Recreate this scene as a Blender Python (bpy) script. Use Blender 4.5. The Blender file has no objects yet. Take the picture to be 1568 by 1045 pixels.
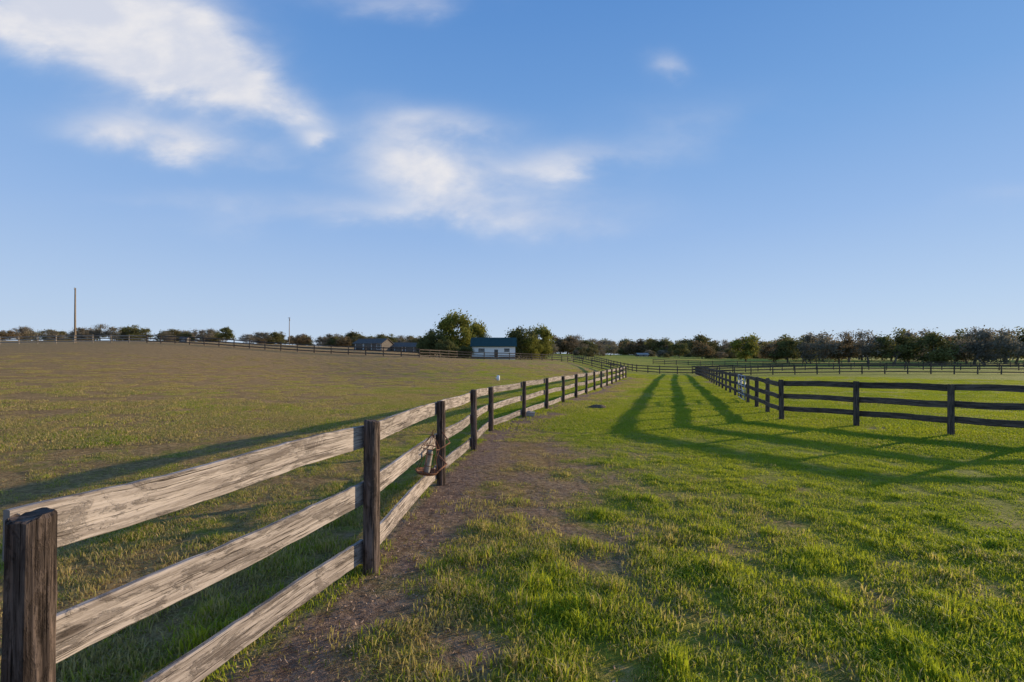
import bpy, math, random
import numpy as np
from mathutils import Vector, Matrix
random.seed(7); rng=np.random.default_rng(7)
F=697.0; CX=784.0; HY=547.0; EYE=1.75
def P(px,py,d): return ((px-CX)/F*d, d, EYE-(py-HY)/F*d)
scene=bpy.context.scene
# ------------------------------------------------------------------ terrain height
ctrl=[(568,875,3.79),(676,742,6.7),(726,690,9.47),(752,660,12.8),(802,640,15.6),(878,609,24.1),(960,578,51),
(1197,643,15.5),(1455,665,12.0),(1550,740,7),(1065,573,75),(1000,573,68),(1300,573,62),(1560,574,60),
(0,770,5.8),(200,600,21),(200,560,37),(500,600,26),(500,570,45),(700,590,33),(800,575,45),
(-20,528,75),(220,525,78),(430,537,72),(640,547,70),(700,549,78),(780,551,84),(860,554,92),
(0,522,200),(220,522,200),(430,528,200),(640,538,200),(755,551,112),(850,548,200),(950,546,250),(1100,552,200),(1300,557,150),(1568,558,150),
(-600,528,110),(2200,560,110),(975,570,78),(940,562,95),(900,552,130),
(-600,528,1500),(0,530,1500),(784,543,1500),(1568,547,1500),(2200,547,1500)]
C=[P(*c) for c in ctrl]
C+=[(math.sin(a)*r,math.cos(a)*r,0.0) for r in (1.0,2.2) for a in (0,-.8,.8,1.6,-1.6,2.6,-2.6)]
C+=[(math.sin(a)*r,math.cos(a)*r,0.0) for r in (40,400,3000) for a in (2.2,-2.2,3.1,-3.1)]
C=np.array(C)
def uvv(x,y):
    r=np.sqrt(x*x+y*y); return np.arctan2(x,y)*1.6, np.log(np.clip(r,1.0,3000)+2)
cu,cv=uvv(C[:,0],C[:,1])
def phi(a,b,c,d): return np.sqrt((a-c)**2+(b-d)**2+0.05)
K=phi(cu[:,None],cv[:,None],cu[None],cv[None])
n=len(C); A=np.zeros((n+1,n+1)); A[:n,:n]=K+np.eye(n)*1e-3; A[:n,n]=1; A[n,:n]=1
W=np.linalg.solve(A,np.append(C[:,2],0))
def H(x,y):
    x=np.asarray(x,float); y=np.asarray(y,float); sh=x.shape; x=x.ravel(); y=y.ravel()
    u,v=uvv(x,y); out=np.full(len(x),W[n])
    for i in range(n): out+=W[i]*phi(u,v,cu[i],cv[i])
    return out.reshape(sh)
# ------------------------------------------------------------------ numpy noise
def vn(x,y,s,seed):
    x=x*s+seed*17.3; y=y*s-seed*9.1
    xi=np.floor(x); yi=np.floor(y); fx=x-xi; fy=y-yi; fx=fx*fx*(3-2*fx); fy=fy*fy*(3-2*fy)
    def hs(a,b):
        v=np.sin(a*127.1+b*311.7+seed*74.7)*43758.5453; return v-np.floor(v)
    return (hs(xi,yi)*(1-fx)+hs(xi+1,yi)*fx)*(1-fy)+(hs(xi,yi+1)*(1-fx)+hs(xi+1,yi+1)*fx)*fy
def fbm(x,y,s,seed,o=3):
    t=0;a=.5;tot=0
    for k in range(o): t=t+a*vn(x,y,s*2**k,seed+k); tot+=a; a*=.55
    return t/tot
def sst(a,b,x): t=np.clip((x-a)/(b-a),0,1); return t*t*(3-2*t)
# ------------------------------------------------------------------ fence layouts (world metres)
LF=[(-1.71,1.6),(-1.17,3.79),(-1.04,6.7),(-.79,9.47),(-.59,12.8)]
for k in range(1,14): LF.append((-.59+1.0*k,12.8+2.83*k))
LFe=LF[-1]
def dpoly(x,y,pl):
    best=np.full(x.shape,1e9); side=np.zeros(x.shape)
    for (ax,ay),(bx,by) in zip(pl[:-1],pl[1:]):
        dx,dy=bx-ax,by-ay; L=dx*dx+dy*dy
        t=np.clip(((x-ax)*dx+(y-ay)*dy)/L,0,1); qx=x-(ax+t*dx); qy=y-(ay+t*dy)
        d=np.sqrt(qx*qx+qy*qy); s=np.sign(qx*dy-qy*dx)
        m=d<best; best=np.where(m,d,best); side=np.where(m,s,side)
    return best*side
LFx=[(-2.6,-6)]+LF
RFa=[(9.18+.353*2.44*.943*k,15.5+2.44*.943*k) for k in range(0,26)]
RFb=[(9.18,15.5),(10.4,13.75),(11.38,11.8),(12.35,10.5),(14.7,10.5),(17.2,10.9),(19.7,11.2),(22.2,11.4)]
def maps(x,y):
    x=np.asarray(x,float); y=np.asarray(y,float)
    r=np.sqrt(x*x+y*y); s=dpoly(x,y,LFx)
    s=np.where(y>51,np.where(x<12,-30.,30.),s)
    n1=fbm(x,y,.35,3); n2=fbm(x,y,1.6,5); n3=fbm(x,y,.09,8); n4=fbm(x,y,4.5,15)
    u=x/np.maximum(y,.5)
    left=s<0
    dl=.60+.16*sst(1.5,9,-s)+.45*sst(20,45,r)*sst(.02,-.40,u)-.16*sst(-.6,-.1,u)*sst(10,22,r)+ (n3-.5)*.8+(n1-.5)*.8
    dl-= .22*sst(2.2,.3,-s)
    sp=np.maximum(s,0)
    dr=.74*np.exp(-(sp/2.3)**2)+.08+(n1-.45)*.9*np.exp(-(sp/5)**2)+(n3-.5)*.25
    dr+= .7*np.exp(-(((x-.35)/.8)**2+((y-9.0)/1.6)**2))
    dry=np.where(left,dl,dr)
    strip=np.exp(-((s-.22)/.42)**2)*(y<55)
    sR=np.minimum(np.abs(dpoly(x,y,RFa)),np.abs(dpoly(x,y,RFb)))
    stripR=np.exp(-(sR/.45)**2)
    strip=np.clip(strip*(.85+.8*n1)+ (n2-.5)*1.3*(strip>.03)+(n4-.5)*.9*(strip>.03),0,1)
    patch=sst(.51,.64,n2*.6+n1*.25+n4*.2)*np.exp(-(sp/2.9)**2)*(~left)*(r<30)
    strip=np.maximum(strip,patch*.9)
    strip=np.maximum(strip,stripR*(.35+.5*n2))
    dry=np.clip(dry+(n2-.5)*.8,0,1)
    cover=np.clip(1.15-dry*.9-strip*1.05,0,1)
    return dry,strip,cover
# ------------------------------------------------------------------ node helper
class N:
    def __init__(s,nt): s.nt=nt
    def new(s,t,**k):
        nd=s.nt.nodes.new(t)
        for a,b in k.items(): setattr(nd,a,b)
        return nd
    def put(s,sock,v):
        if isinstance(v,bpy.types.NodeSocket): s.nt.links.new(v,sock)
        elif v is not None: sock.default_value=v
    def m(s,op,a,b=None,c=None,clamp=False):
        nd=s.new('ShaderNodeMath',operation=op,use_clamp=clamp)
        s.put(nd.inputs[0],a); s.put(nd.inputs[1],b); s.put(nd.inputs[2],c); return nd.outputs[0]
    def mix(s,f,a,b,bt='MIX'):
        nd=s.new('ShaderNodeMix',data_type='RGBA',blend_type=bt)
        s.put(nd.inputs['Factor'],f)
        for k,v in ((6,a),(7,b)):
            if isinstance(v,tuple) and len(v)==3: v=v+(1,)
            s.put(nd.inputs[k],v)
        return nd.outputs[2]
    def noise(s,vec,scale,detail=4,rough=.55,dist=0):
        nd=s.new('ShaderNodeTexNoise'); s.put(nd.inputs['Vector'],vec)
        nd.inputs['Scale'].default_value=scale; nd.inputs['Detail'].default_value=detail
        nd.inputs['Roughness'].default_value=rough; nd.inputs['Distortion'].default_value=dist
        return nd.outputs[0]
    def ss(s,x,a,b,o0=0.,o1=1.):
        nd=s.new('ShaderNodeMapRange',interpolation_type='SMOOTHSTEP'); s.put(nd.inputs[0],x)
        for i,v in enumerate((a,b,o0,o1)): s.put(nd.inputs[i+1],v)
        return nd.outputs[0]
    def attr(s,name,typ='GEOMETRY'):
        return s.new('ShaderNodeAttribute',attribute_name=name,attribute_type=typ)
    def scale(s,vec,sc):
        nd=s.new('ShaderNodeMapping'); s.put(nd.inputs[0],vec); nd.inputs['Scale'].default_value=sc; return nd.outputs[0]
def mat(name):
    m=bpy.data.materials.new(name); m.use_nodes=True; nt=m.node_tree; nt.nodes.clear(); k=N(nt)
    out=k.new('ShaderNodeOutputMaterial'); return m,k,out
def pbsdf(k,out,col,rough=.8,normal=None,spec=.3,metal=0):
    b=k.new('ShaderNodeBsdfPrincipled')
    if isinstance(col,tuple) and len(col)==3: col=col+(1,)
    k.put(b.inputs['Base Color'],col); k.put(b.inputs['Roughness'],rough); k.put(b.inputs['Normal'],normal)
    b.inputs['Specular IOR Level'].default_value=spec; b.inputs['Metallic'].default_value=metal
    if out: k.nt.links.new(b.outputs[0],out.inputs[0])
    return b
def bump(k,hgt,st,dist):
    b=k.new('ShaderNodeBump'); b.inputs['Strength'].default_value=st; b.inputs['Distance'].default_value=dist
    k.put(b.inputs['Height'],hgt); return b.outputs[0]
# ---- materials
def mat_ground():
    m,k,out=mat('field_ground'); pos=k.new('ShaderNodeNewGeometry').outputs['Position']
    dry=k.attr('dry').outputs['Fac']; strip=k.attr('strip').outputs['Fac']
    nf=k.noise(pos,13,5,.75); nm=k.noise(pos,1.7,6,.78); nl=k.noise(pos,.16,5,.7)
    g=k.mix(k.ss(nf,.33,.67),(.17,.18,.022),(.44,.44,.05))
    g=k.mix(k.ss(nl,.35,.65),g,k.mix(.5,g,(.46,.38,.06)))
    b=k.mix(k.ss(nf,.33,.67),(.24,.14,.055),(.66,.43,.18))
    b=k.mix(k.ss(nm,.38,.62),k.mix(.5,b,(.22,.12,.06)),b)
    f=k.m('ADD',dry,k.m('MULTIPLY',k.m('SUBTRACT',nm,.5),2.4))
    f=k.m('ADD',f,k.m('MULTIPLY',k.m('SUBTRACT',nf,.5),1.0))
    f=k.m('ADD',f,k.m('MULTIPLY',k.m('SUBTRACT',nl,.5),1.1))
    f=k.ss(f,.2,.8)
    c=k.mix(f,g,b)
    lit=k.mix(k.ss(nf,.3,.75),(.20,.12,.08),(.50,.34,.24))
    c=k.mix(strip,c,lit)
    pbsdf(k,out,c,.95,bump(k,k.m('ADD',nf,k.m('MULTIPLY',nm,2.0)),1.0,.10),.1)
    return m
def mat_blade():
    m,k,out=mat('grass_blades')
    dry=k.attr('dry','INSTANCER').outputs['Fac']; rn=k.attr('rnd','INSTANCER').outputs['Fac']; t=k.attr('tint').outputs['Fac']
    g=k.mix(rn,(.23,.36,.018),(.54,.57,.03)); g=k.mix(t,k.mix(.6,g,(.08,.13,.012)),g)
    b=k.mix(t,(.28,.19,.08),(.64,.47,.21))
    f=k.ss(k.m('ADD',k.m('MULTIPLY',dry,.85),k.m('MULTIPLY',t,.55)),.53,.83)
    c=k.mix(f,g,b)
    p=pbsdf(k,None,c,.6,None,.2); tr=k.new('ShaderNodeBsdfTranslucent'); k.put(tr.inputs[0],k.mix(.3,c,(.78,.76,.05)))
    ms=k.new('ShaderNodeMixShader'); ms.inputs[0].default_value=.45
    k.nt.links.new(p.outputs[0],ms.inputs[1]); k.nt.links.new(tr.outputs[0],ms.inputs[2]); k.nt.links.new(ms.outputs[0],out.inputs[0])
    return m
def mat_wood(name,dark,light,streak,bst=.5,weather=0):
    m,k,out=mat(name); uv=k.new('ShaderNodeUVMap').outputs[0]; t=k.attr('tint').outputs['Fac']
    a=k.noise(k.scale(uv,(1.4,22,1)),1.6,6,.7,.5); b=k.noise(k.scale(uv,(1.2,75,1)),1.6,4,.65,.3); big=k.noise(k.scale(uv,(1.5,4.5,1)),1.5,8,.75,.5)
    spk=k.noise(k.scale(uv,(25,60,1)),1.5,4,.7)
    kn=k.new('ShaderNodeTexVoronoi'); k.put(kn.inputs['Vector'],k.scale(uv,(1.1,5.0,1))); kn.inputs['Scale'].default_value=1
    knot=k.ss(k.m('ADD',kn.outputs['Distance'],k.m('MULTIPLY',a,.14)),.11,.20,1,0)
    c=k.mix(k.ss(a,.36,.64),dark,light); crack=k.ss(b,.585,.64,0,.9); c=k.mix(crack,c,streak)
    c=k.mix(k.ss(spk,.5,.75,0,.5),c,k.mix(.5,c,streak))
    flake=k.ss(big,.50,.575); c=k.mix(k.m('MULTIPLY',flake,.4+.35*weather),c,k.mix(.6,c,streak)); c=k.mix(k.m('MULTIPLY',knot,.85),c,streak)
    c=k.mix(1,c,k.mix(t,(.66,.66,.66),(1.1,1.09,1.08)),'MULTIPLY')
    hgt=k.m('SUBTRACT',k.m('ADD',k.m('MULTIPLY',a,.6),k.m('MULTIPLY',flake,-.25)),k.m('MULTIPLY',crack,1.0))
    pbsdf(k,out,c,.9,bump(k,hgt,bst,.014),.12); return m
def mat_simple(name,col,rough=.7,var=.25,sc=3,metal=0,bp=0,spec=.3):
    m,k,out=mat(name); pos=k.new('ShaderNodeTexCoord').outputs['Object']; nn=k.noise(pos,sc,5,.65)
    c=k.mix(k.ss(nn,.3,.7),tuple(v*(1-var) for v in col),tuple(v*(1+var) for v in col))
    pbsdf(k,out,c,rough,bump(k,nn,bp,.02) if bp else None,spec,metal); return m
def mat_leaf(name,dark,light):
    m,k,out=mat(name); t=k.attr('tint').outputs['Fac']; rn=k.attr('rnd','INSTANCER').outputs['Fac']
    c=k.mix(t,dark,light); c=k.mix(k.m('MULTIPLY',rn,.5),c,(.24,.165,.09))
    p=pbsdf(k,None,c,.8,None,.1); tr=k.new('ShaderNodeBsdfTranslucent'); k.put(tr.inputs[0],c)
    ms=k.new('ShaderNodeMixShader'); ms.inputs[0].default_value=.35
    k.nt.links.new(p.outputs[0],ms.inputs[1]); k.nt.links.new(tr.outputs[0],ms.inputs[2]); k.nt.links.new(ms.outputs[0],out.inputs[0]); return m
M_ground=mat_ground(); M_blade=mat_blade()
M_board=mat_wood('weathered_board',(.28,.23,.20),(.57,.485,.43),(.07,.052,.043),1.0,1)
M_post=mat_wood('old_post_wood',(.05,.036,.03),(.22,.16,.13),(.015,.011,.009),1.0,1)
M_dark=mat_wood('dark_fence_wood',(.06,.048,.04),(.18,.145,.12),(.02,.017,.014),.5)
M_pale=mat_wood('pale_fence_wood',(.27,.22,.17),(.45,.38,.31),(.15,.12,.09),.4)
M_bark=mat_simple('bark',(.16,.135,.11),.9,.4,2,bp=.3)
M_rust=mat_simple('rusty_metal',(.20,.085,.045),.85,.5,30,bp=.4)
M_galv=mat_simple('galvanised_metal',(.45,.46,.47),.45,.15,12,.6)
M_white=mat_simple('white_siding',(.84,.83,.80),.6,.04,2)
M_green=mat_simple('green_roof',(.04,.08,.075),.6,.2,3,spec=.15)
M_groof=mat_simple('grey_roof',(.15,.13,.115),.9,.2,2,spec=.1)
M_lroof=mat_simple('light_roof',(.42,.38,.34),.9,.1,2,spec=.1)
M_glass=mat_simple('dark_window',(.02,.025,.03),.1,.1,2,spec=.5)
M_milk=mat_simple('milky_plastic',(.36,.30,.24),.6,.5,18)
M_soil=mat_simple('soil',(.12,.08,.05),.95,.4,12,bp=.6)
M_leafs=[mat_leaf('leaf_olive',(.075,.08,.028),(.25,.24,.08)),mat_leaf('leaf_green',(.085,.095,.022),(.40,.37,.07)),
 mat_leaf('leaf_brown',(.11,.08,.042),(.33,.235,.12)),mat_leaf('leaf_grey',(.13,.115,.085),(.37,.32,.23))]
# ------------------------------------------------------------------ mesh builder
class MB:
    def __init__(s): s.v=[];s.f=[];s.m=[];s.uv=[];s.t=[]
    def face(s,idx,mi=0,uvs=None,t=.5):
        s.f.append(idx); s.m.append(mi); s.t.append(t); s.uv.append(uvs or [(0,0)]*len(idx))
    def beam(s,A,B,w,t,mi=0,seg=1,ch=.004,tint=.5,wob=0,side=None):
        A=Vector(A);B=Vector(B);d=(B-A);L=d.length;d.normalize()
        sd=Vector(side) if side else d.cross(Vector((0,0,1)))
        if sd.length<1e-4: sd=Vector((1,0,0))
        sd.normalize(); up=sd.cross(d).normalized()
        hw,ht=w/2,t/2
        if ch>0: cs=[(-ht+ch,-hw),(ht-ch,-hw),(ht,-hw+ch),(ht,hw-ch),(ht-ch,hw),(-ht+ch,hw),(-ht,hw-ch),(-ht,-hw+ch)]
        else: cs=[(-ht,-hw),(ht,-hw),(ht,hw),(-ht,hw)]
        k=len(cs); per=[0]
        for i in range(k): a=cs[i];b=cs[(i+1)%k]; per.append(per[-1]+math.hypot(a[0]-b[0],a[1]-b[1]))
        u0=random.random()*50; v0=random.random()*20; base=len(s.v); ph=random.random()*6; ph2=random.random()*6
        for j in range(seg+1):
            f=j/seg; o=A+d*(L*f); wz=wob*math.sin(f*math.pi*2.1+ph)*.8+ (random.random()-.5)*wob*.15; ws=wob*math.sin(f*math.pi*1.6+ph2)*.6
            if j in(0,seg): ws*=.4
            tp=(random.random()-.5)*wob*.55; bt_=(random.random()-.5)*wob*.55
            for (a,b) in cs: 
                e=(tp if b>0 else bt_)
                s.v.append(tuple(o+sd*(a+ws)+up*(b+wz+e)))
        for j in range(seg):
            for i in range(k):
                i2=(i+1)%k; a=base+j*k+i;b=base+j*k+i2;c=base+(j+1)*k+i2;e=base+(j+1)*k+i
                U0=u0+L*j/seg;U1=u0+L*(j+1)/seg
                s.face((a,b,c,e),mi,[(U0,v0+per[i]),(U0,v0+per[i+1]),(U1,v0+per[i+1]),(U1,v0+per[i])],tint)
        s.face(tuple(base+i for i in reversed(range(k))),mi,None,tint*.5)
        s.face(tuple(base+seg*k+i for i in range(k)),mi,None,tint*.5)
    def tube(s,pts,rad,sides=8,mi=0,tint=.5,rough=0,cap=True):
        base=len(s.v); u0=random.random()*50; v0=random.random()*30; U=u0
        prof=[1+rough*(random.random()-.5) for _ in range(sides)]
        n_=len(pts)
        for j,p in enumerate(pts):
            p=Vector(p); a=Vector(pts[max(j-1,0)]);b=Vector(pts[min(j+1,n_-1)]); d=(b-a).normalized()
            x=d.orthogonal().normalized() if abs(d.z)<.95 else Vector((1,0,0)); x=(x-d*x.dot(d)).normalized(); y=d.cross(x)
            for i in range(sides):
                an=2*math.pi*i/sides; r=rad[j]*prof[i]*(1+rough*.4*(random.random()-.5))
                s.v.append(tuple(p+x*math.cos(an)*r+y*math.sin(an)*r))
        for j in range(n_-1):
            L=(Vector(pts[j+1])-Vector(pts[j])).length
            for i in range(sides):
                i2=(i+1)%sides; c=2*math.pi*rad[0]/sides
                s.face((base+j*sides+i,base+j*sides+i2,base+(j+1)*sides+i2,base+(j+1)*sides+i),mi,
                 [(U,v0+c*i),(U,v0+c*(i+1)),(U+L,v0+c*(i+1)),(U+L,v0+c*i)],tint)
            U+=L
        if cap:
            s.face(tuple(base+i for i in reversed(range(sides))),mi,None,tint)
            s.face(tuple(base+(n_-1)*sides+i for i in range(sides)),mi,[(math.cos(2*math.pi*i/sides)*.06,math.sin(2*math.pi*i/sides)*.03) for i in range(sides)],tint*.6)
    def box(s,c,size,mi=0,tint=.5):
        x,y,z=c;a,b,e=[q/2 for q in size]; base=len(s.v)
        for dx,dy,dz in ((-1,-1,-1),(1,-1,-1),(1,1,-1),(-1,1,-1),(-1,-1,1),(1,-1,1),(1,1,1),(-1,1,1)): s.v.append((x+dx*a,y+dy*b,z+dz*e))
        for f in ((0,3,2,1),(4,5,6,7),(0,1,5,4),(1,2,6,5),(2,3,7,6),(3,0,4,7)): s.face(tuple(base+i for i in f),mi,None,tint)
    def obj(s,name,mats,smooth=False,link=True):
        me=bpy.data.meshes.new(name); me.from_pydata(s.v,[],s.f); 
        for m_ in mats: me.materials.append(m_)
        me.polygons.foreach_set('material_index',s.m)
        if smooth: me.polygons.foreach_set('use_smooth',[True]*len(s.f))
        ul=me.uv_layers.new(name='UVMap'); ul.data.foreach_set('uv',[c for f in s.uv for q in f for c in q])
        at=me.attributes.new('tint','FLOAT','FACE'); at.data.foreach_set('value',s.t)
        me.update(); o=bpy.data.objects.new(name,me)
        if link: scene.collection.objects.link(o)
        return o
# ------------------------------------------------------------------ ground
def HG(X,Y):
    R=np.sqrt(X*X+Y*Y); return H(X,Y)+(fbm(X,Y,.5,2)-.5)*.03*sst(1,6,R)+(fbm(X,Y,3.,4)-.5)*.015*(R<60)
def hg(x,y): return float(HG(np.array([float(x)]),np.array([float(y)]))[0])
def build_ground():
    na=900; rr=np.concatenate([[0.4],np.geomspace(.8,4500,300)])
    t=np.linspace(-1,1,na,endpoint=False); an=math.pi*(0.55*t+0.45*t**3)
    R,Aa=np.meshgrid(rr,an,indexing='ij'); X=R*np.sin(Aa); Y=R*np.cos(Aa)
    Z=HG(X,Y)
    X=np.append(X.ravel(),0);Y=np.append(Y.ravel(),0);Z=np.append(Z.ravel(),0)
    nr=len(rr); I,J=np.meshgrid(np.arange(nr-1),np.arange(na),indexing='ij'); J2=(J+1)%na
    q=np.stack([I*na+J,(I+1)*na+J,(I+1)*na+J2,I*na+J2],-1).reshape(-1,4)[:,::-1]
    faces=q.tolist()+[[nr*na,j,(j+1)%na][::-1] for j in range(na)]
    me=bpy.data.meshes.new('ground'); me.from_pydata(np.stack([X,Y,Z],-1).tolist(),[],faces)
    me.polygons.foreach_set('use_smooth',[True]*len(faces))
    d,s,c=maps(X,Y)
    for nm,a in (('dry',d),('strip',s)):
        at=me.attributes.new(nm,'FLOAT','POINT'); at.data.foreach_set('value',a.astype(np.float32))
    me.materials.append(M_ground); me.update()
    o=bpy.data.objects.new('ground',me); scene.collection.objects.link(o)
    if me.polygons[10].normal.z<0: me.flip_normals()
build_ground()
# ------------------------------------------------------------------ scatter via geometry nodes
def scatter(name,pts,rot,scl,idx,attrs,protos):
    col=bpy.data.collections.new(name+'_parts')
    for o in protos: col.objects.link(o)
    me=bpy.data.meshes.new(name); me.from_pydata(pts.tolist(),[],[])
    a=me.attributes.new('rot','FLOAT_VECTOR','POINT'); a.data.foreach_set('vector',rot.astype(np.float32).ravel())
    a=me.attributes.new('scl','FLOAT_VECTOR','POINT'); a.data.foreach_set('vector',scl.astype(np.float32).ravel())
    a=me.attributes.new('idx','INT','POINT'); a.data.foreach_set('value',idx.astype(np.int32))
    for k_,v_ in attrs.items():
        a=me.attributes.new(k_,'FLOAT','POINT'); a.data.foreach_set('value',v_.astype(np.float32))
    o=bpy.data.objects.new(name,me); scene.collection.objects.link(o)
    ng=bpy.data.node_groups.new(name+'_gn','GeometryNodeTree')
    ng.interface.new_socket('Geometry',in_out='INPUT',socket_type='NodeSocketGeometry'); ng.interface.new_socket('Geometry',in_out='OUTPUT',socket_type='NodeSocketGeometry')
    k=N(ng); gi=k.new('NodeGroupInput'); go=k.new('NodeGroupOutput'); ip=k.new('GeometryNodeInstanceOnPoints'); ci=k.new('GeometryNodeCollectionInfo')
    ci.inputs['Collection'].default_value=col; ci.inputs['Separate Children'].default_value=True; ci.inputs['Reset Children'].default_value=True
    def na(nm,dt):
        q=k.new('GeometryNodeInputNamedAttribute',data_type=dt); q.inputs['Name'].default_value=nm; return q.outputs[0]
    er=k.new('FunctionNodeEulerToRotation'); L=ng.links.new
    L(na('rot','FLOAT_VECTOR'),er.inputs[0]); L(gi.outputs[0],ip.inputs['Points']); L(ci.outputs[0],ip.inputs['Instance'])
    ip.inputs['Pick Instance'].default_value=True; L(na('idx','INT'),ip.inputs['Instance Index']); L(er.outputs[0],ip.inputs['Rotation']); L(na('scl','FLOAT_VECTOR'),ip.inputs['Scale'])
    L(ip.outputs[0],go.inputs[0]); md=o.modifiers.new('scatter','NODES'); md.node_group=ng
    return o
def tuft(i,nb,rad,hmin,hmax,wid,flat=0):
    b=MB()
    for _ in range(nb):
        a=random.random()*6.283; r=rad*math.sqrt(random.random()); x,y=r*math.cos(a),r*math.sin(a)
        hh=random.uniform(hmin,hmax)*(1-.35*r/rad*(rad<.3)); an=random.random()*6.283; lean=random.uniform(.1,.9)*hh; w=wid*random.uniform(.6,1.3)
        if flat: lean=hh*1.1; hh*=.35
        pa=an+random.uniform(-.6,.6)+1.57; dx,dy=math.cos(an),math.sin(an); wx,wy=math.cos(pa)*w/2,math.sin(pa)*w/2; base=len(b.v)
        b.v+=[(x-wx,y-wy,-.01),(x+wx,y+wy,-.01),(x+dx*lean*.35+wx*.8,y+dy*lean*.35+wy*.8,hh*.6),(x+dx*lean*.35-wx*.8,y+dy*lean*.35-wy*.8,hh*.6),(x+dx*lean,y+dy*lean,hh*random.uniform(.75,1))]
        t=random.random(); b.face((base,base+1,base+2,base+3),0,None,t); b.face((base+3,base+2,base+4),0,None,t)
    return b.obj('grass_tuft_%02d'%i,[M_blade],link=False)
def build_grass():
    protos=[tuft(i,44,.13,.04,.095,.0068) for i in range(4)]+[tuft(i,55,.08,.08,.16,.008) for i in range(4,6)]+[tuft(i,30,.17,.04,.09,.005,1) for i in range(6,8)]
    protos+=[tuft(i,340,.62,.04,.075,.015) for i in range(8,11)]
    def samp(Nn,r0,r1,r00,ex):
        rs=np.geomspace(r0,r1,400); dens=np.where(rs<r00,1,(r00/rs)**ex)*rs; cdf=np.cumsum(dens*np.gradient(rs)); cdf/=cdf[-1]
        r=np.interp(rng.random(Nn),cdf,rs); a=rng.uniform(-.98,.98,Nn); return r,a
    r,a=samp(29000,1.6,16,4.5,1.0); r2,a2=samp(8000,13,65,13,1.35); near=np.concatenate([np.ones(len(r),bool),np.zeros(len(r2),bool)])
    r=np.concatenate([r,r2]);a=np.concatenate([a,a2]); X=r*np.sin(a);Y=r*np.cos(a)
    d,s,c=maps(X,Y); fine=fbm(X,Y,3.2,11)
    keep=rng.random(len(r))<np.where(near,np.clip(c*1.4*(.12+1.6*sst(.32,.66,fine)),.07,1),np.clip(c*1.25,0,1))
    X,Y,d,c,r,fine,near=[q[keep] for q in (X,Y,d,c,r,fine,near)]; m=len(X)
    Z=HG(X,Y)-.004
    big=rng.random(m)<.11*sst(.45,.7,fine)*(d<.65)*(r<9)
    thin=(rng.random(m)<d*.85)
    idx=np.where(near,np.where(big,rng.integers(4,6,m),np.where(thin,rng.integers(6,8,m),rng.integers(0,4,m))),rng.integers(8,11,m))
    sc=rng.uniform(.75,1.25,m); hz=1-.42*sst(4,8,r)
    scl=np.stack([sc,sc,sc*np.where(near,(.45+1.0*fine)*hz,.7)],-1)
    rot=np.stack([rng.normal(0,.06,m)*near,rng.normal(0,.06,m)*near,rng.uniform(0,6.28,m)],-1)
    dd=np.clip(d*.9+rng.normal(0,.14,m),0,1)
    scatter('grass',np.stack([X,Y,Z],-1),rot,scl,idx,{'dry':dd,'rnd':np.clip(fbm(X,Y,.5,21)*1.6-.3+rng.normal(0,.15,m),0,1)},protos)
build_grass()
def build_litter():
    b=MB()
    for _ in range(5200):
        k=random.random()**1.6*16; pts=LF; yy=2.0+k
        for i in range(len(pts)-1):
            if pts[i][1]<=yy<=pts[i+1][1]: break
        f=(yy-pts[i][1])/(pts[i+1][1]-pts[i][1]); x=pts[i][0]+f*(pts[i+1][0]-pts[i][0])+random.gauss(.18,.28)
        if random.random()<.4: x+=random.uniform(0,2.4)
        q=len(b.v); s=random.uniform(.006,.02); an=random.random()*6.28; z=random.uniform(.004,.018)
        dx,dy=math.cos(an)*s,math.sin(an)*s; wd=random.uniform(.12,.45); wx,wy=-dy*wd,dx*wd
        b.v+=[(x-dx,yy-dy,z),(x+wx,yy+wy,z+random.uniform(-.01,.01)),(x+dx,yy+dy,z+random.uniform(-.006,.015)),(x-wx,yy-wy,z)]
        b.face((q,q+1,q+2,q+3),0,None,random.random())
    V=np.array(b.v); V[:,2]+=HG(V[:,0],V[:,1]); b.v=V.tolist()
    m,k,out=mat('dry_leaf'); t=k.attr('tint').outputs['Fac']; pbsdf(k,out,k.mix(t,(.18,.10,.06),(.52,.35,.23)),.8)
    b.obj('leaf_litter',[m])
build_litter()
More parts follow.
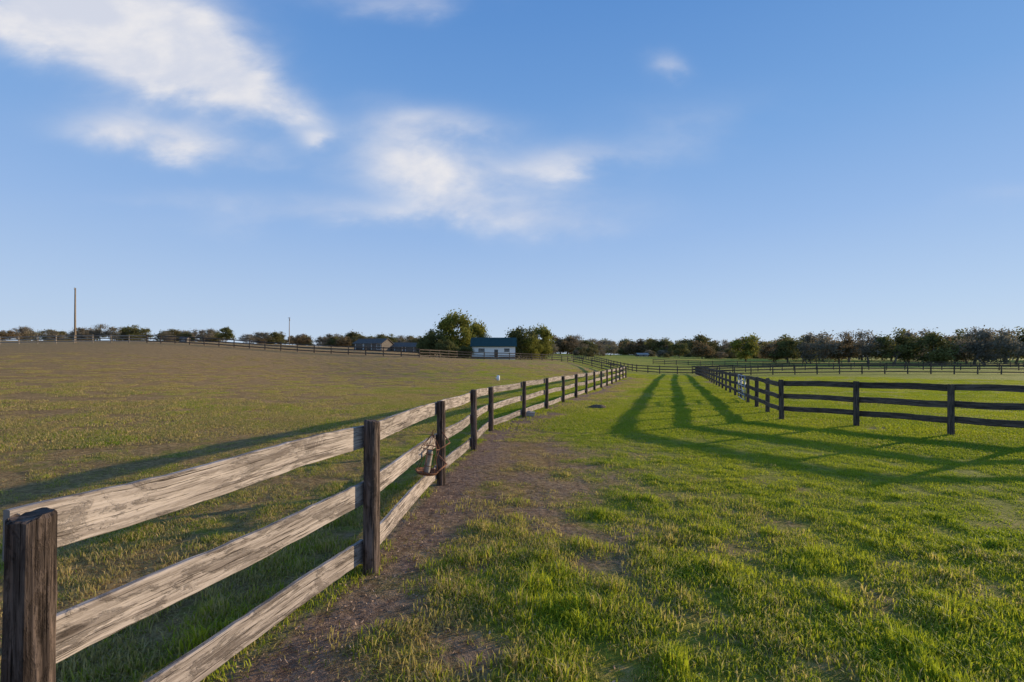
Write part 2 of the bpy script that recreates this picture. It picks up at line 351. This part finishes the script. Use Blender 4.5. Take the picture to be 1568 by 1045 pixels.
# ------------------------------------------------------------------ fences
def fence(name,pts,Hp,boards,bw,bt,pr,side,mats,detail=True,hov={},trim0=0):
    b=MB(); Z=[hg(*p) for p in pts]; n_=len(pts)
    for i,(x,y) in enumerate(pts):
        hh=hov.get(i,Hp*random.uniform(.98,1.03)); z=Z[i]; near=detail and math.hypot(x,y)<25
        lx,ly=random.gauss(0,.008),random.gauss(0,.008); sides=26 if near else 6; r=pr*random.uniform(.94,1.06)*(1.04 if i in hov else 1)
        sg=14 if near else 1
        zz=[-.15+(hh+.15)*j/sg for j in range(sg+1)]
        P_=[(x+lx*q,y+ly*q,z+q) for q in zz]; R_=[r*(1.04-.06*j/sg) for j in range(sg+1)]
        if near: P_.append((x+lx*hh,y+ly*hh,z+hh+.008)); R_.append(r*.86)
        v0=len(b.v)
        b.tube(P_,R_,sides,0,random.uniform(.2,.8),.10 if near else .02)
        if near:
            sx_,sy_=random.uniform(-.12,.12),random.uniform(-.12,.12)
            for q in range(v0+sides*sg,len(b.v)):
                vx,vy,vz=b.v[q]; b.v[q]=(vx,vy,vz+(vx-x)*sx_+(vy-y)*sy_+random.uniform(-.007,.005))
    for i in range(n_-1):
        A=Vector((*pts[i],Z[i]));B=Vector((*pts[i+1],Z[i+1])); d=(B-A); d2=Vector((d.x,d.y,0)).normalized(); nrm=Vector((d2.y,-d2.x,0))*side
        near=detail and (A.length<25)
        for hb in boards:
            off=nrm*(pr+bt/2+.003+random.uniform(0,.006)); e1=random.uniform(-.02,.02);e2=random.uniform(-.02,.02)
            w=bw*random.uniform(.93,1.05)
            b.beam(A+off+Vector((0,0,hb+e1))-d2*.004,B+off+Vector((0,0,hb+e2))-d2*(.006+(trim0 if i==0 else 0)),w,bt,1,28 if near else 1,.004 if near else 0,random.uniform(.15,1),.012 if near else 0)
    return b.obj(name,mats,False)
fence('wooden_fence',[(-2.15,-1.1)]+LF,1.22,(1.12,.65,.165),.178,.034,.066,-1,[M_post,M_board],True,{1:1.185},.06)
fence('wooden_fence',[LFe,(13.9,58),(14.3,66),(14.6,74),(14.4,82),(14,90),(13.2,98)],1.25,(1.1,.63,.2),.15,.04,.08,-1,[M_dark,M_dark],False)
fence('wooden_fence',RFa,1.33,(1.24,.80,.38),.16,.032,.075,-1,[M_dark,M_dark])
fence('wooden_fence',RFb,1.33,(1.24,.80,.38),.17,.032,.075,-1,[M_dark,M_dark])
def line(a,b_,sp):
    L=math.hypot(a[0]-b_[0],a[1]-b_[1]); k=max(1,round(L/sp)); return [(a[0]+(b_[0]-a[0])*i/k,a[1]+(b_[1]-a[1])*i/k) for i in range(k+1)]
def poly(pl,sp):
    o=[pl[0]]
    for a,b_ in zip(pl[:-1],pl[1:]): o+=line(a,b_,sp)[1:]
    return o
def XY(px,d): return ((px-CX)/F*d,d)
fence('wooden_fence',poly([RFa[-1],XY(1010,75),XY(975,78),XY(940,95),XY(905,125),XY(875,150)],2.8),1.3,(1.15,.7,.25),.15,.04,.08,-1,[M_dark,M_dark],False)
fence('wooden_fence',poly([XY(-300,90),XY(0,74),XY(225,76)],2.8),1.3,(1.15,.72,.3),.15,.04,.08,1,[M_pale,M_pale],False)
fence('wooden_fence',poly([XY(225,76),XY(430,71),XY(560,69),XY(642,68)],2.8),1.35,(1.2,.75,.3),.17,.04,.09,1,[M_dark,M_dark],False)
fence('wooden_fence',poly([XY(642,68),XY(700,78),XY(780,84),XY(860,93),(13.2,98)],2.8),1.3,(1.15,.72,.3),.15,.04,.08,1,[M_dark,M_dark],False)
fence('wooden_fence',poly([RFa[20],XY(1150,63),XY(1570,60),XY(1900,62)],2.8),1.3,(1.2,.75,.3),.14,.04,.08,-1,[M_dark,M_dark],False)
fence('wooden_fence',poly([XY(1000,120),XY(1250,110),XY(1900,105)],3),1.3,(1.2,.75,.3),.15,.04,.08,-1,[M_dark,M_dark],False)
fence('wooden_fence',poly([XY(1060,78),XY(1250,88),XY(1560,82),XY(1800,80)],3),1.3,(1.2,.75,.3),.15,.04,.08,-1,[M_dark,M_dark],False)
def gate():
    b=MB(); A=Vector((*RFa[3],0));B=Vector((*RFa[4],0)); d=(B-A).normalized(); nn=Vector((d.y,-d.x,0))*.13; z=hg(*RFa[3])+.1
    A=A-nn+Vector((0,0,z));B=B-nn+Vector((0,0,z)); up=Vector((0,0,1))
    for q in (0,.22,.44,.68,.92,1.18): b.tube([A+up*q,B+up*q],[.022,.022],8,0)
    for f in (0,.5,1): p=A.lerp(B,f); b.tube([p,p+up*1.2],[.028,.028],8,0)
    b.tube([A,B+up*1.18],[.015,.015],6,0)
    b.obj('metal_gate',[M_galv],True)
gate()
def feeder():
    x,y=-1.10,5.85; z0=hg(x,y)+.36; b=MB(); T=Matrix.Translation((x,y,z0))@Matrix.Rotation(math.radians(9),4,'Y')@Matrix.Scale(1.0,4)
    def t(p): return T@Vector(p)
    def ring(r,z,w,mi=0,n_=20):
        b.tube([t((r*math.cos(2*math.pi*i/n_),r*math.sin(2*math.pi*i/n_),z)) for i in range(n_+1)],[w]*(n_+1),6,mi,cap=False)
    def lathe(pr,mi,n_=20):
        base=len(b.v)
        for r,z in pr:
            for i in range(n_): b.v.append(tuple(t((r*math.cos(2*math.pi*i/n_),r*math.sin(2*math.pi*i/n_),z))))
        for j in range(len(pr)-1):
            for i in range(n_): i2=(i+1)%n_; b.face((base+j*n_+i,base+j*n_+i2,base+(j+1)*n_+i2,base+(j+1)*n_+i),mi)
    lathe([(.0,.0),(.13,0),(.145,.03),(.138,.033),(.125,.01),(.06,.012)],0)
    lathe([(.038,.014),(.042,.05),(.042,.27),(.038,.29),(.02,.30),(.0,.302)],1)
    ring(.046,.10,.005);ring(.046,.25,.005);ring(.12,.33,.006);ring(.145,.03,.006)
    for i in range(6):
        a=i*math.pi/3+.4; c,s=math.cos(a),math.sin(a); b.tube([t((.14*c,.14*s,.03)),t((.10*c,.10*s,.18)),t((.12*c,.12*s,.33)),t((.012*c,.012*s,.50))],[.0045]*4,6,0)
    b.tube([t((0,0,.49)),t((.0,0,.55)),t((.02,0,.57)),t((.03,.0,.54))],[.005]*4,6,0)
    b.tube([t((.12,0,.33)),t((.2,.35,.36)),t((.02,.8,.40))],[.009]*3,6,0)
    b.tube([t((.13,0,.03)),t((.2,.35,.06)),t((.02,.8,.06))],[.013]*3,6,0)
    b.obj('hanging_bird_feeder',[M_rust,M_milk],True)
feeder()
def small_things():
    b=MB(); x,y=(812-CX)/F*16,16.0; z=hg(x,y); b.box((x,y,z+.06),(.30,.24,.12),0); b.box((x,y,z+.131),(.33,.27,.02),0); b.box((x-.05,y-.02,z+.16),(.12,.10,.04),0)
    b.obj('feed_box',[M_lroof])
    b=MB(); x,y=XY(763,38); z=hg(x,y); b.tube([(x,y,z-.1),(x,y,z+.38),(x,y,z+.42)],[.13,.13,.05],10,0); b.tube([(x,y,z+.2),(x-.22,y,z+.2)],[.05,.05],8,0)
    b.obj('white_hydrant',[M_white],True)
    b=MB(); x,y=XY(915,19); z=hg(x,y); n_=18
    pr=[(.42,-.03),(.34,.03),(.22,.09),(.1,.12)]
    for r,zz in pr:
        for i in range(n_):
            a=2*math.pi*i/n_; q=r*random.uniform(.8,1.15); b.v.append((x+q*math.cos(a)*1.1,y+q*math.sin(a),z+zz+random.uniform(-.015,.02)))
    b.v.append((x,y,z+.125))
    for j in range(3):
        for i in range(n_): i2=(i+1)%n_; b.face((j*n_+i,j*n_+i2,(j+1)*n_+i2,(j+1)*n_+i))
    for i in range(n_): b.face((3*n_+i,3*n_+(i+1)%n_,4*n_))
    b.obj('dirt_mound',[M_soil],True)
small_things()
# ------------------------------------------------------------------ poles
M_pole=mat_wood('pole_wood',(.20,.15,.11),(.36,.29,.22),(.08,.06,.05),.3)
def pole(px,d,Ht,arm):
    x,y=XY(px,d); z=hg(x,y); b=MB(); b.tube([(x,y,z-.5),(x,y,z+Ht*.5),(x+.03,y,z+Ht)],[.17,.14,.11],10,0,.9)
    if arm:
        b.beam((x-.45,y-.14,z+Ht-.25),(x+.45,y-.14,z+Ht-.25),.12,.1,0,1,0,.7)
        for q in (-.4,.4): b.tube([(x+q,y-.14,z+Ht-.19),(x+q,y-.14,z+Ht-.02)],[.05,.03],6,1)
        b.tube([(x+.22,y,z+Ht-1.3),(x+.22,y,z+Ht-.6)],[.16,.16],8,1)
    else:
        b.tube([(x,y-.15,z+Ht-.3),(x,y-.15,z+Ht+.05)],[.05,.03],6,1)
    b.obj('utility_pole',[M_pole,M_galv],True)
pole(115,82,9.9,False); pole(443,180,11.0,True)
# ------------------------------------------------------------------ buildings
def empty(name,loc):
    e=bpy.data.objects.new(name,None); scene.collection.objects.link(e); e.location=loc; return e
def building(name,px,d,L,Wd,wall,roofh,rot,mw,mr,wins,doors,ov=.4,skirt=True,dz=0):
    x,y=XY(px,d); z=hg(x,y)-.15+dz; e=empty(name,(x,y,z)); e.rotation_euler=(0,0,rot)
    def add(b,nm,mats):
        o=b.obj(nm,mats); o.parent=e; return o
    b=MB(); b.box((0,0,wall/2-.3),(L,Wd,wall+.6)); q=len(b.v)
    b.v+=[(-L/2,-Wd/2,wall),(-L/2,Wd/2,wall),(-L/2,0,wall+roofh),(L/2,-Wd/2,wall),(L/2,Wd/2,wall),(L/2,0,wall+roofh)]
    b.face((q,q+2,q+1));b.face((q+3,q+4,q+5)); add(b,'walls',[mw])
    b=MB(); t=.12; sl=roofh/(Wd/2)
    for sgn in (-1,1):
        q=len(b.v); yo=sgn*(Wd/2+ov); zo=wall-ov*sl
        for xx in (-L/2-ov,L/2+ov): b.v+=[(xx,yo,zo+.02),(xx,0,wall+roofh+.02),(xx,yo,zo+t+.02),(xx,0,wall+roofh+t+.02)]
        for f in ((0,1,5,4),(2,6,7,3),(0,4,6,2),(0,2,3,1),(4,5,7,6)): b.face(tuple(q+i for i in f))
    for i in range(int(L/.6)): 
        xx=-L/2+i*.6
        b.beam((xx,-Wd/2-ov,wall-ov*sl+t+.03),(xx,0,wall+roofh+t+.03),.05,.05,0,1,0)
    add(b,'roof',[mr])
    b=MB(); g=MB(); yf=-Wd/2
    for (wx,wz,ww,wh) in wins:
        g.box((wx,yf-.01,wz),(ww,.04,wh))
        for sx in(-1,1): b.box((wx+sx*(ww/2+.04),yf-.035,wz),(.08,.07,wh+.16))
        for sz in(-1,1): b.box((wx,yf-.03,wz+sz*(wh/2+.04)),(ww,.06,.08))
        b.box((wx,yf-.04,wz),(ww,.03,.04))
    for (dx,dw,dh) in doors:
        g.box((dx,yf-.01,dh/2+.25),(dw,.05,dh)); 
        for sx in(-1,1): b.box((dx+sx*(dw/2+.05),yf-.035,dh/2+.25),(.1,.07,dh+.1))
    add(g,'windows',[M_glass]); add(b,'window_frames',[M_white])
    if skirt:
        b=MB(); b.box((0,-Wd/2-.03,.28),(L+.06,.05,.56)); add(b,'skirting',[M_groof])
    return e
building('mobile_home',756,112,10.4,5.0,3.2,1.9,.03,M_white,M_green,[(-2.9,2.1,1.5,.8),(3.2,2.1,1.3,.8)],[(.6,.9,2.0)],dz=.35)
building('barn',572,150,10,7,2.4,1.5,-.25,M_groof,M_groof,[(4.0,1.3,1.4,1.6)],[(-3,2.6,2.0),(0,2.6,2.0)],skirt=False)
building('barn',622,155,9,6,2.0,1.3,.2,M_groof,M_groof,[],[(-2.4,2.4,1.6),(1.2,2.6,1.6)],skirt=False)
building('shed',283,150,2.2,2.2,1.2,.5,.2,M_groof,M_groof,[(0,.8,.6,.5)],[],.12,False)
building('farm_house',983,260,6.5,4,1.2,.8,.1,M_groof,M_lroof,[(-1.6,.7,1.0,.5),(2,.7,1.0,.5)],[(.3,.9,.9)],.25,False)
# ------------------------------------------------------------------ trees
def tree_mesh(name,seed,Ht,cw,trunk_frac,nclump,nleaf,ls,leafm,trunks=1,sq=.75,sparse=1.0,link=False,droop=.25,cr=(.10,.18)):
    random.seed(seed); b=MB(); cz=Ht*(trunk_frac+(1-trunk_frac)*.5); ch=Ht*(1-trunk_frac)*.5; ends=[]
    for tk in range(trunks):
        bx,by=(random.gauss(0,cw*.12),random.gauss(0,cw*.12)) if trunks>1 else (0,0); r0=Ht*.032/math.sqrt(trunks)
        top=(bx*1.5+random.gauss(0,.4),by*1.5+random.gauss(0,.4),Ht*(trunk_frac+.12)); b.tube([(bx,by,-.4),(bx*1.1,by,Ht*trunk_frac*.5),top],[r0*1.3,r0,r0*.75],8,0,.5,.1)
        for i in range(nclump//trunks):
            while True:
                p=Vector((random.uniform(-1,1),random.uniform(-1,1),random.uniform(-1,1)))
                if .45<p.length<1: break
            p=Vector((p.x*cw/2,p.y*cw/2,cz+p.z*ch)); p.z+=-droop*ch*(math.hypot(p.x,p.y)/(cw/2))**2
            p.x*=random.uniform(.8,1.15)
            st=Vector(top)*random.uniform(.75,1) if trunks==1 else Vector(top); mid=st.lerp(p,.5)+Vector((random.gauss(0,.3),random.gauss(0,.3),random.uniform(0,.6)))
            if i%2==0 or sparse<.8: b.tube([st,mid,p],[r0*.4,r0*.22,r0*.05],5,0,.5)
            ends.append(p)
            for _ in range(2):
                if sparse<.8:
                    q=p+Vector((random.gauss(0,1),random.gauss(0,1),random.uniform(.2,1.4)))*(cw*.08); b.tube([mid,p.lerp(q,.4),q],[r0*.15,r0*.08,r0*.03],4,0,.5)
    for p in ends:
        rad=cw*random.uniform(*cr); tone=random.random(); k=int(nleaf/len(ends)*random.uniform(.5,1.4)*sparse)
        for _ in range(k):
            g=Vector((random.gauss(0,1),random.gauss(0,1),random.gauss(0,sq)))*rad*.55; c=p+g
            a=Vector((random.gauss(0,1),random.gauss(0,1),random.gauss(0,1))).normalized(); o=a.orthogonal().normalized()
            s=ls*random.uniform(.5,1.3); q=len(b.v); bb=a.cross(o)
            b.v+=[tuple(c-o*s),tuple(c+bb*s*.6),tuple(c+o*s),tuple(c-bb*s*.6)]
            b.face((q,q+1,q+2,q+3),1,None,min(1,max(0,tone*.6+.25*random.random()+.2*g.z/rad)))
    return b.obj(name,[M_bark,leafm],link=link)
def place(name,src,px,d,s=1,rz=0,sx=1):
    x,y=XY(px,d); o=bpy.data.objects.new(name,src.data); scene.collection.objects.link(o); o.location=(x,y,hg(x,y)-.1); o.scale=(s*sx,s*sx,s); o.rotation_euler=(0,0,rz); return o
G,O,B_,Y_=M_leafs[1],M_leafs[0],M_leafs[2],M_leafs[3]
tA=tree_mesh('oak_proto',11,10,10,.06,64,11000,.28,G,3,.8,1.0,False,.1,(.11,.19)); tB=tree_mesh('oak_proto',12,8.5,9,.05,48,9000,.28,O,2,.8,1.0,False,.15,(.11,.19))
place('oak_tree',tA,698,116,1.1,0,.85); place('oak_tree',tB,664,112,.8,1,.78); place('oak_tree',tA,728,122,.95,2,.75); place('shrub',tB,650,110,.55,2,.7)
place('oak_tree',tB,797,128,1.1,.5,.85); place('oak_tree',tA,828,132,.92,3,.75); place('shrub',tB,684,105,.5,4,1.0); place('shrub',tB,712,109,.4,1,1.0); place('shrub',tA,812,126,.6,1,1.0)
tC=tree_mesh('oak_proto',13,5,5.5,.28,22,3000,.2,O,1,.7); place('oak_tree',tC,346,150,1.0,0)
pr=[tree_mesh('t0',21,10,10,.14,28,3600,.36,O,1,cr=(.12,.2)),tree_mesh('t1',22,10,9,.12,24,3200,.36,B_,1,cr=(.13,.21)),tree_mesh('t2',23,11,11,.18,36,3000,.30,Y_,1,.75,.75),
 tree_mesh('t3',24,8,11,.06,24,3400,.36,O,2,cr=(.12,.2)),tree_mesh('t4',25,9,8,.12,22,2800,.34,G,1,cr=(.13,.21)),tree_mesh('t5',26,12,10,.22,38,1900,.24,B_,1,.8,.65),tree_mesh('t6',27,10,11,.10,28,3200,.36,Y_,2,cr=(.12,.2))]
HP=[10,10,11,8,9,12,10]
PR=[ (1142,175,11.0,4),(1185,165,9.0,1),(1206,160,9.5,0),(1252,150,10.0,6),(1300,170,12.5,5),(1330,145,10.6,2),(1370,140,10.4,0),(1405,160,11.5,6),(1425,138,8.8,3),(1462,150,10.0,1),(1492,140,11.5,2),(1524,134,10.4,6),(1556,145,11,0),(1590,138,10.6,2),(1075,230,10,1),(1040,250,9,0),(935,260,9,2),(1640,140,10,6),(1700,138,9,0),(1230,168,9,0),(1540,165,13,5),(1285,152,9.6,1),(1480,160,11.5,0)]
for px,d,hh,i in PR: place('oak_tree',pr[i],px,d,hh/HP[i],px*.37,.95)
def band(name,segs,protos,sd):
    rg=np.random.default_rng(sd); pts=[];scl=[];idx=[]
    for (p0,p1,d0,d1,h0,h1,cnt,ids) in segs:
        for _ in range(cnt):
            px=rg.uniform(p0,p1); d=rg.uniform(d0,d1); x,y=XY(px,d); i=int(rg.choice(ids)); s=rg.uniform(h0,h1)/HP[i]
            pts.append((x,y,-.2)); scl.append((s*rg.uniform(.9,1.4),s*rg.uniform(.9,1.4),s)); idx.append(i)
    pts=np.array(pts); pts[:,2]+=HG(pts[:,0],pts[:,1]); m=len(pts)
    scatter(name,pts,np.stack([np.zeros(m),np.zeros(m),rg.uniform(0,6.28,m)],-1),np.array(scl),np.array(idx),{'rnd':rg.random(m)},protos)
band('distant_tree_line',[(1180,1800,190,260,8,13.0,34,[0,1,2,5,6]),(850,1250,290,400,8,14,60,[0,1,2,3,4,6]),(850,1900,420,600,11,18,100,[0,1,3,6]),
 (-300,560,210,300,4.5,8,48,[0,1,2,3,6]),(-300,700,330,480,8,11.5,80,[0,1,3,6,2]),(560,860,230,330,6,8.5,22,[0,3,6,4]),(560,900,380,500,8,12,40,[0,1,3,6]),
 (880,1200,230,280,2.5,5,24,[0,3,6])],pr,3)
# ------------------------------------------------------------------ world
SUN_AZ=math.radians(62); SUN_EL=math.radians(9)
w=bpy.data.worlds.new('World'); scene.world=w; w.use_nodes=True; nt=w.node_tree; nt.nodes.clear(); k=N(nt)
S=.12
sky=k.new('ShaderNodeTexSky',sky_type='NISHITA'); sky.sun_disc=False; sky.sun_elevation=SUN_EL; sky.sun_rotation=SUN_AZ; sky.air_density=1.0; sky.dust_density=0; sky.ozone_density=2.0; sky.altitude=50
tc=k.new('ShaderNodeTexCoord').outputs['Generated']; sx=k.new('ShaderNodeSeparateXYZ'); nt.links.new(tc,sx.inputs[0])
yy=k.m('MAXIMUM',sx.outputs[1],.08); u=k.m('DIVIDE',sx.outputs[0],yy); v=k.m('DIVIDE',sx.outputs[2],yy)
cb=k.new('ShaderNodeCombineXYZ'); nt.links.new(u,cb.inputs[0]); nt.links.new(v,cb.inputs[1])
nA=k.noise(k.scale(cb.outputs[0],(2.8,5.0,1)),1.4,7,.54,.25)
nS=k.noise(k.scale(cb.outputs[0],(4.2,9,1)),1.7,6,.58,.3)
u2=k.m('ADD',u,k.m('MULTIPLY',k.m('SUBTRACT',nA,.5),-.14)); v2=k.m('ADD',v,k.m('MULTIPLY',k.m('SUBTRACT',nA,.5),.12))
blobs=[(90,22,.25,.085,-.1,1.5),(240,75,.19,.12,-.3,1.6),(345,110,.13,.065,-.5,.9),(425,160,.10,.04,-.4,.5),(245,215,.20,.042,-.16,1.1),(475,205,.035,.022,0,.45),
(640,250,.13,.065,-.3,.95),(665,185,.17,.045,-.1,.6),(865,248,.15,.04,.1,.62),(740,290,.36,.085,-.15,.38),(560,325,.38,.03,.05,.42),(820,345,.18,.035,-.1,.45),(330,305,.28,.025,0,.3),
(1020,98,.045,.028,0,.5),(610,4,.22,.035,0,.45),(1060,185,.28,.07,.1,.25),(1540,305,.14,.03,.1,.3)]
tot=None
for (px,py,ru,rv,an,st) in blobs:
    a=k.m('SUBTRACT',u2,(px-CX)/F); b=k.m('SUBTRACT',v2,(HY-py)/F); c,s=math.cos(an),math.sin(an)
    p=k.m('DIVIDE',k.m('ADD',k.m('MULTIPLY',a,c),k.m('MULTIPLY',b,s)),ru); q=k.m('DIVIDE',k.m('SUBTRACT',k.m('MULTIPLY',b,c),k.m('MULTIPLY',a,s)),rv)
    e=k.m('MULTIPLY',k.m('EXPONENT',k.m('MULTIPLY',k.m('ADD',k.m('MULTIPLY',p,p),k.m('MULTIPLY',q,q)),-1.)),st)
    tot=e if tot is None else k.m('ADD',tot,e)
mod=k.m('ADD',k.m('MULTIPLY',nA,1.5),k.m('SUBTRACT',k.m('MULTIPLY',nS,.8),.3))
D=k.ss(k.m('MULTIPLY',tot,mod),-.02,1.15,0,.9)
cr=k.new('ShaderNodeValToRGB'); el=cr.color_ramp.elements; z=sx.outputs[2]; nt.links.new(z,cr.inputs[0])
stops=[(0,(.57,.69,.87)),(.10,(.47,.62,.86)),(.25,(.32,.50,.83)),(.42,(.19,.39,.76)),(.62,(.11,.285,.66)),(1,(.06,.19,.5))]
el[0].position=0; el[1].position=1
for i in range(len(stops)-2): el.new(stops[i+1][0])
for e,(p_,c_) in zip(el,stops): e.position=p_; e.color=tuple(q/ S/8 for q in c_)+(1,)
grad=k.mix(1,cr.outputs[0],(8.,8.,8.),'MULTIPLY')
base=k.mix(.10,grad,sky.outputs[0])
cc=k.mix(k.ss(nA,.4,.65),(.70/S,.72/S,.80/S),(.90/S,.87/S,.86/S))
fin=k.mix(D,base,cc)
bg=k.new('ShaderNodeBackground'); bg.inputs[1].default_value=S; nt.links.new(fin,bg.inputs[0]); wo=k.new('ShaderNodeOutputWorld'); nt.links.new(bg.outputs[0],wo.inputs[0])
# ------------------------------------------------------------------ sun
sl=bpy.data.lights.new('sun','SUN'); sl.energy=5; sl.angle=math.radians(.5); sl.color=(1,.82,.56); so=bpy.data.objects.new('sun',sl); scene.collection.objects.link(so)
dirv=Vector((math.sin(SUN_AZ)*math.cos(SUN_EL),math.cos(SUN_AZ)*math.cos(SUN_EL),math.sin(SUN_EL))); so.rotation_euler=dirv.to_track_quat('Z','Y').to_euler()
# ------------------------------------------------------------------ camera
cd=bpy.data.cameras.new('camera'); cd.sensor_width=36; cd.lens=F/1568*36; cd.shift_y=(HY-522.5)/1568; cd.clip_start=.05; cd.clip_end=8000
co=bpy.data.objects.new('camera',cd); scene.collection.objects.link(co); co.location=(0,0,EYE); co.rotation_euler=(math.radians(90),0,0); scene.camera=co
scene.view_settings.view_transform='Standard'; scene.view_settings.look='None'; scene.view_settings.exposure=0
